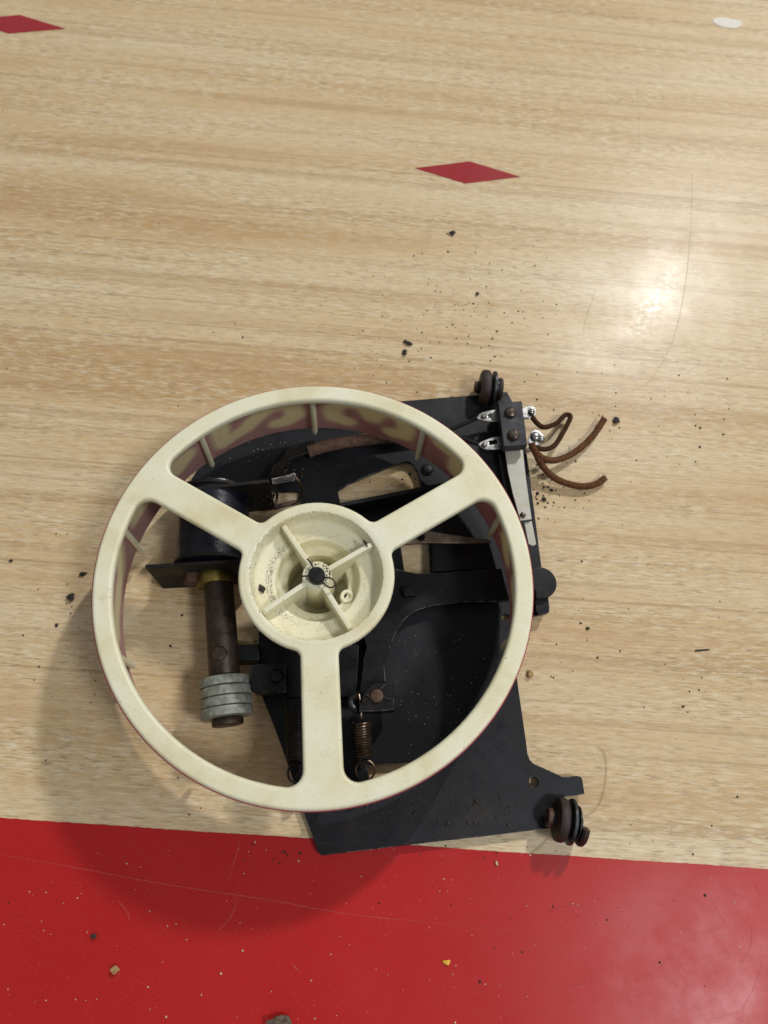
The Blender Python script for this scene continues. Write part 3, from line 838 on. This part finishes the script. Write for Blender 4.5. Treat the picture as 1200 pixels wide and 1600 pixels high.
BROKEN = (60, 330)
roller((758, 606), .0077, R(-4), [('roller', 'rubber', .0075, -.0022, .0018, .0012), ('roller_axle', 'arm', .0026, -.0034, .0072, .0003), ('eyelet', 'rust', .0024, -.0045, -.0030, .0003),
                                  ('roller_disc', 'steel', .0073, .0028, .0041, .0003), ('roller_disc', 'rubber', .0047, .0052, .0072, .0008), ('roller_hub', 'arm', .0045, .0015, .0055, .0003)])
BROKEN = (-75, 55)
roller((877, 1281), .0076, R(-11), [('roller', 'rubber', .0071, -.0020, .0016, .0012), ('roller_axle', 'arm', .0026, -.0034, .0068, .0003), ('eyelet', 'rust', .0031, -.0050, -.0034, .0003),
                                    ('roller_disc', 'steel', .0074, .0026, .0038, .0003), ('roller_disc', 'steel', .0056, .0050, .0056, .0002), ('broken_disc', 'rubber', .0070, .0058, .0080, .0006), ('roller_hub', 'arm', .0046, .0013, .0055, .0003)])

# ------------------------------------------------------------------ loose dirt


def specks(name, pts, lab, mat):
    bm = bmesh.new()
    for (x, y, r, z) in pts: lump(bm, P(x, y, z), r * .8)
    o = bm_obj(name, bm, mat, None, 'stuff', 180)
    o['label'] = lab
    return o


S = []
for cx, cy, sx, sy, n, r in ((735, 470, 60, 50, 110, .00033), (630, 560, 60, 40, 40, .0003), (1000, 640, 90, 40, 55, .0004), (690, 540, 120, 60, 70, .00025), (860, 760, 30, 40, 45, .00035),
                             (880, 1000, 60, 60, 30, .0003), (1040, 1000, 90, 160, 40, .0003), (110, 960, 60, 90, 25, .0004), (300, 1050, 60, 120, 22, .0003), (560, 740, 60, 25, 14, .0003), (640, 750, 20, 12, 14, .0003), (600, 1330, 150, 12, 40, .0003), (845, 765, 12, 18, 30, .00045)):
    for _ in range(n): S.append((random.gauss(cx, sx), random.gauss(cy, sy), r * random.lognormvariate(0, .45), 0))
for _ in range(95): S.append((random.uniform(0, 1200), random.uniform(60, 1300), .00025 * random.lognormvariate(0, .4), 0))
for _ in range(26): S.append((random.uniform(0, 1200), random.uniform(1300, 1600), .00032 * random.lognormvariate(0, .5), .0002))
for _ in range(12): S.append((random.gauss(1010, 110), random.gauss(1440, 60), .0003 * random.lognormvariate(0, .4), .0002))
specks('dark_specks', S, 'fine black grit scattered over the wood and red laminate', 'dirt')
S = []
for _ in range(190): S.append((random.uniform(0, 1200), random.uniform(1310, 1600), .00020 * random.lognormvariate(0, .45), .0002))
for _ in range(25): S.append((random.uniform(500, 860), random.uniform(1280, 1330), .00028, .0002))
specks('pale_specks', S, 'fine pale grit scattered over the red laminate', 'pale')
# grit that lies on the unit travels with it: part of it
S = []
for _ in range(420): S.append((random.gauss(670, 95), random.gauss(1262, 17), .00019 * random.lognormvariate(0, .5), ZP))
S = [s for s in S if s[1] < 1318 - (s[0] - 520) * .1 and 520 < s[0] < 830 and s[1] > 1225 + max(0, 700 - s[0]) * .2]
bm = bmesh.new()
for (x, y, r, zz) in S: lump(bm, P(x, y, zz), r)
bm_obj('plate_grit', bm, 'dirt', bplate, 'stuff', 180)
S = []
for _ in range(40): S.append((random.uniform(300, 480), random.uniform(690, 755), .00017, ZP))
for _ in range(45): S.append((random.uniform(620, 760), random.uniform(980, 1180), .00016, ZP))
bm = bmesh.new()
for (x, y, r, zz) in S: lump(bm, P(x, y, zz), r)
bm_obj('plate_dust', bm, 'pale', bplate, 'stuff', 180)
# grit inside the hub
bm = bmesh.new()
for _ in range(7500):
    a = random.uniform(0, 6.283); m_ = random.random()
    r, zz = (random.uniform(.0152, .0206), -.0067) if m_ < .72 else ((random.uniform(.0209, .0216), random.uniform(-.006, -.001)) if m_ < .9 else (random.uniform(.0217, .0221), .00005))
    dens = (.05 + .95 * max(0, math.cos(a - R(178))) ** 2) if m_ < .72 else .16 + .5 * max(0, math.cos(a - R(140)))
    if random.random() > dens: continue
    lump(bm, Vector((C.x + r * math.cos(a), C.y + r * math.sin(a), ZW + zz)), random.choice((.00005, .00007, .00009, .00013)), .4)
for _ in range(60):
    a = random.gauss(.2, 1.0); r = random.uniform(.0029, .0046)
    lump(bm, Vector((C.x + r * math.cos(a), C.y + r * math.sin(a), ZW - .001)), random.choice((.00012, .00018, .00028)), .5)
bm_obj('hub_grit', bm, 'dirt', wheel, 'stuff', 180)


def crumb(name, px, r, mat, label, cat, group=None, z=0.0, stretch=1.0, rot=0.0):
    bm = bmesh.new(); m = bmesh.ops.create_icosphere(bm, subdivisions=3, radius=1.0)
    c = P(*px, z); ph = [random.uniform(0, 6.3) for _ in range(6)]
    rz = Matrix.Rotation(rot, 3, 'Z')
    for v in m['verts']:
        n = v.co.copy(); k = 1 + .22 * math.sin(n.x * 3.1 + ph[0]) + .2 * math.sin(n.y * 4.3 + ph[1]) + .16 * math.sin(n.z * 5 + ph[2] + n.x * 3) + .12 * math.sin(n.x * 9 + ph[3]) * math.sin(n.y * 8 + ph[4]) + random.uniform(-.08, .08)
        v.co = rz @ Vector((n.x * k * r * stretch, n.y * k * r, n.z * k * r * .6))
    lo = min(v.co.z for v in bm.verts)
    for v in bm.verts: v.co.z -= lo
    o = bm_obj(name, bm, mat, None, None, 50)
    o.location = (c.x, c.y, z); o['label'] = label; o['category'] = cat
    if group: o['group'] = group
    return o


G = 'loose crumbs of black dirt on the wood'
crumb('dirt_crumb', (637, 537), .0011, 'dirt', 'upper of two neighbouring black dirt crumbs above the drum', 'crumb', G, 0, 1.4, -.4)
crumb('dirt_crumb', (632, 552), .0011, 'dirt', 'lower of two neighbouring black dirt crumbs above the drum', 'crumb', G)
crumb('dirt_crumb', (706, 366), .0011, 'dirt', 'black dirt crumb nearest the middle red diamond', 'crumb', G, 0, 1.3)
crumb('dirt_crumb', (963, 658), .0012, 'dirt', 'black dirt crumb beside the tip of the upper brown wire', 'crumb', G, 0, 1.2)
crumb('dirt_crumb', (112, 933), .0011, 'dirt', 'larger black dirt crumb left of the drum rim', 'crumb', G, 0, 1.4, .6)
crumb('dirt_crumb', (131, 897), .0008, 'dirt', 'small black dirt crumb touching the left of the drum rim', 'crumb', G, 0, 1.6, .3)
crumb('dirt_crumb', (746, 460), .0008, 'dirt', 'small black crumb in the grit field below the middle diamond', 'crumb', G)
crumb('dirt_flake', (409, 920), .0009, 'dirt', 'black flake lying on the left ledge inside the cream hub', 'flake', None, ZW - .0068, 1.7, -1.1)
crumb('dirt_sliver', (571, 849), .0005, 'dirt', 'small black sliver at the outer end of the upper right hub web', 'sliver', None, ZW - .0012, 3.0, -1.0)
crumb('tan_crumb', (828, 1054), .0012, 'tan', 'tan rust crumb on the wood right of the drum rim', 'crumb', None)
crumb('tan_crumb', (181, 1514), .0011, 'tan', 'pale tan crumb on the red band at lower left', 'crumb', None, .0002, 1.3)
crumb('yellow_chip', (697, 1503), .0007, 'yellow', 'tiny bright yellow chip on the red band', 'chip', None, .0002, 1.3)
crumb('debris_lump', (436, 1605), .0030, 'lump', 'grey brown lump of debris on the red band at the bottom edge', 'debris', None, .0002, 1.4)
crumb('dirt_crumb', (147, 1462), .0008, 'dirt', 'black crumb on the red band right of a slimmer speck', 'crumb', None, .0002)
crumb('wood_sliver', (1097, 1016), .00032, 'dirt', 'thin dark sliver lying along the grain right of the drum', 'sliver', None, 0, 8.5, .08)


def hair(pts, label):
    o = tube('hair', [P(x, y, .0006) for x, y in pts], .00007, 'hair', None, 6)
    o['label'] = label; o['category'] = 'hair'


hair([(933, 1165), (944, 1175), (948, 1200), (945, 1230), (936, 1258), (920, 1273), (905, 1278)], 'fine brown hair curving on the wood beside the lower roller')
hair([(388, 1152), (396, 1156), (399, 1165), (395, 1170)], 'short curled hair on the wood inside the drum rim')
hair([(858, 1308), (846, 1322), (830, 1333)], 'short straight hair on the wood under the lower roller')
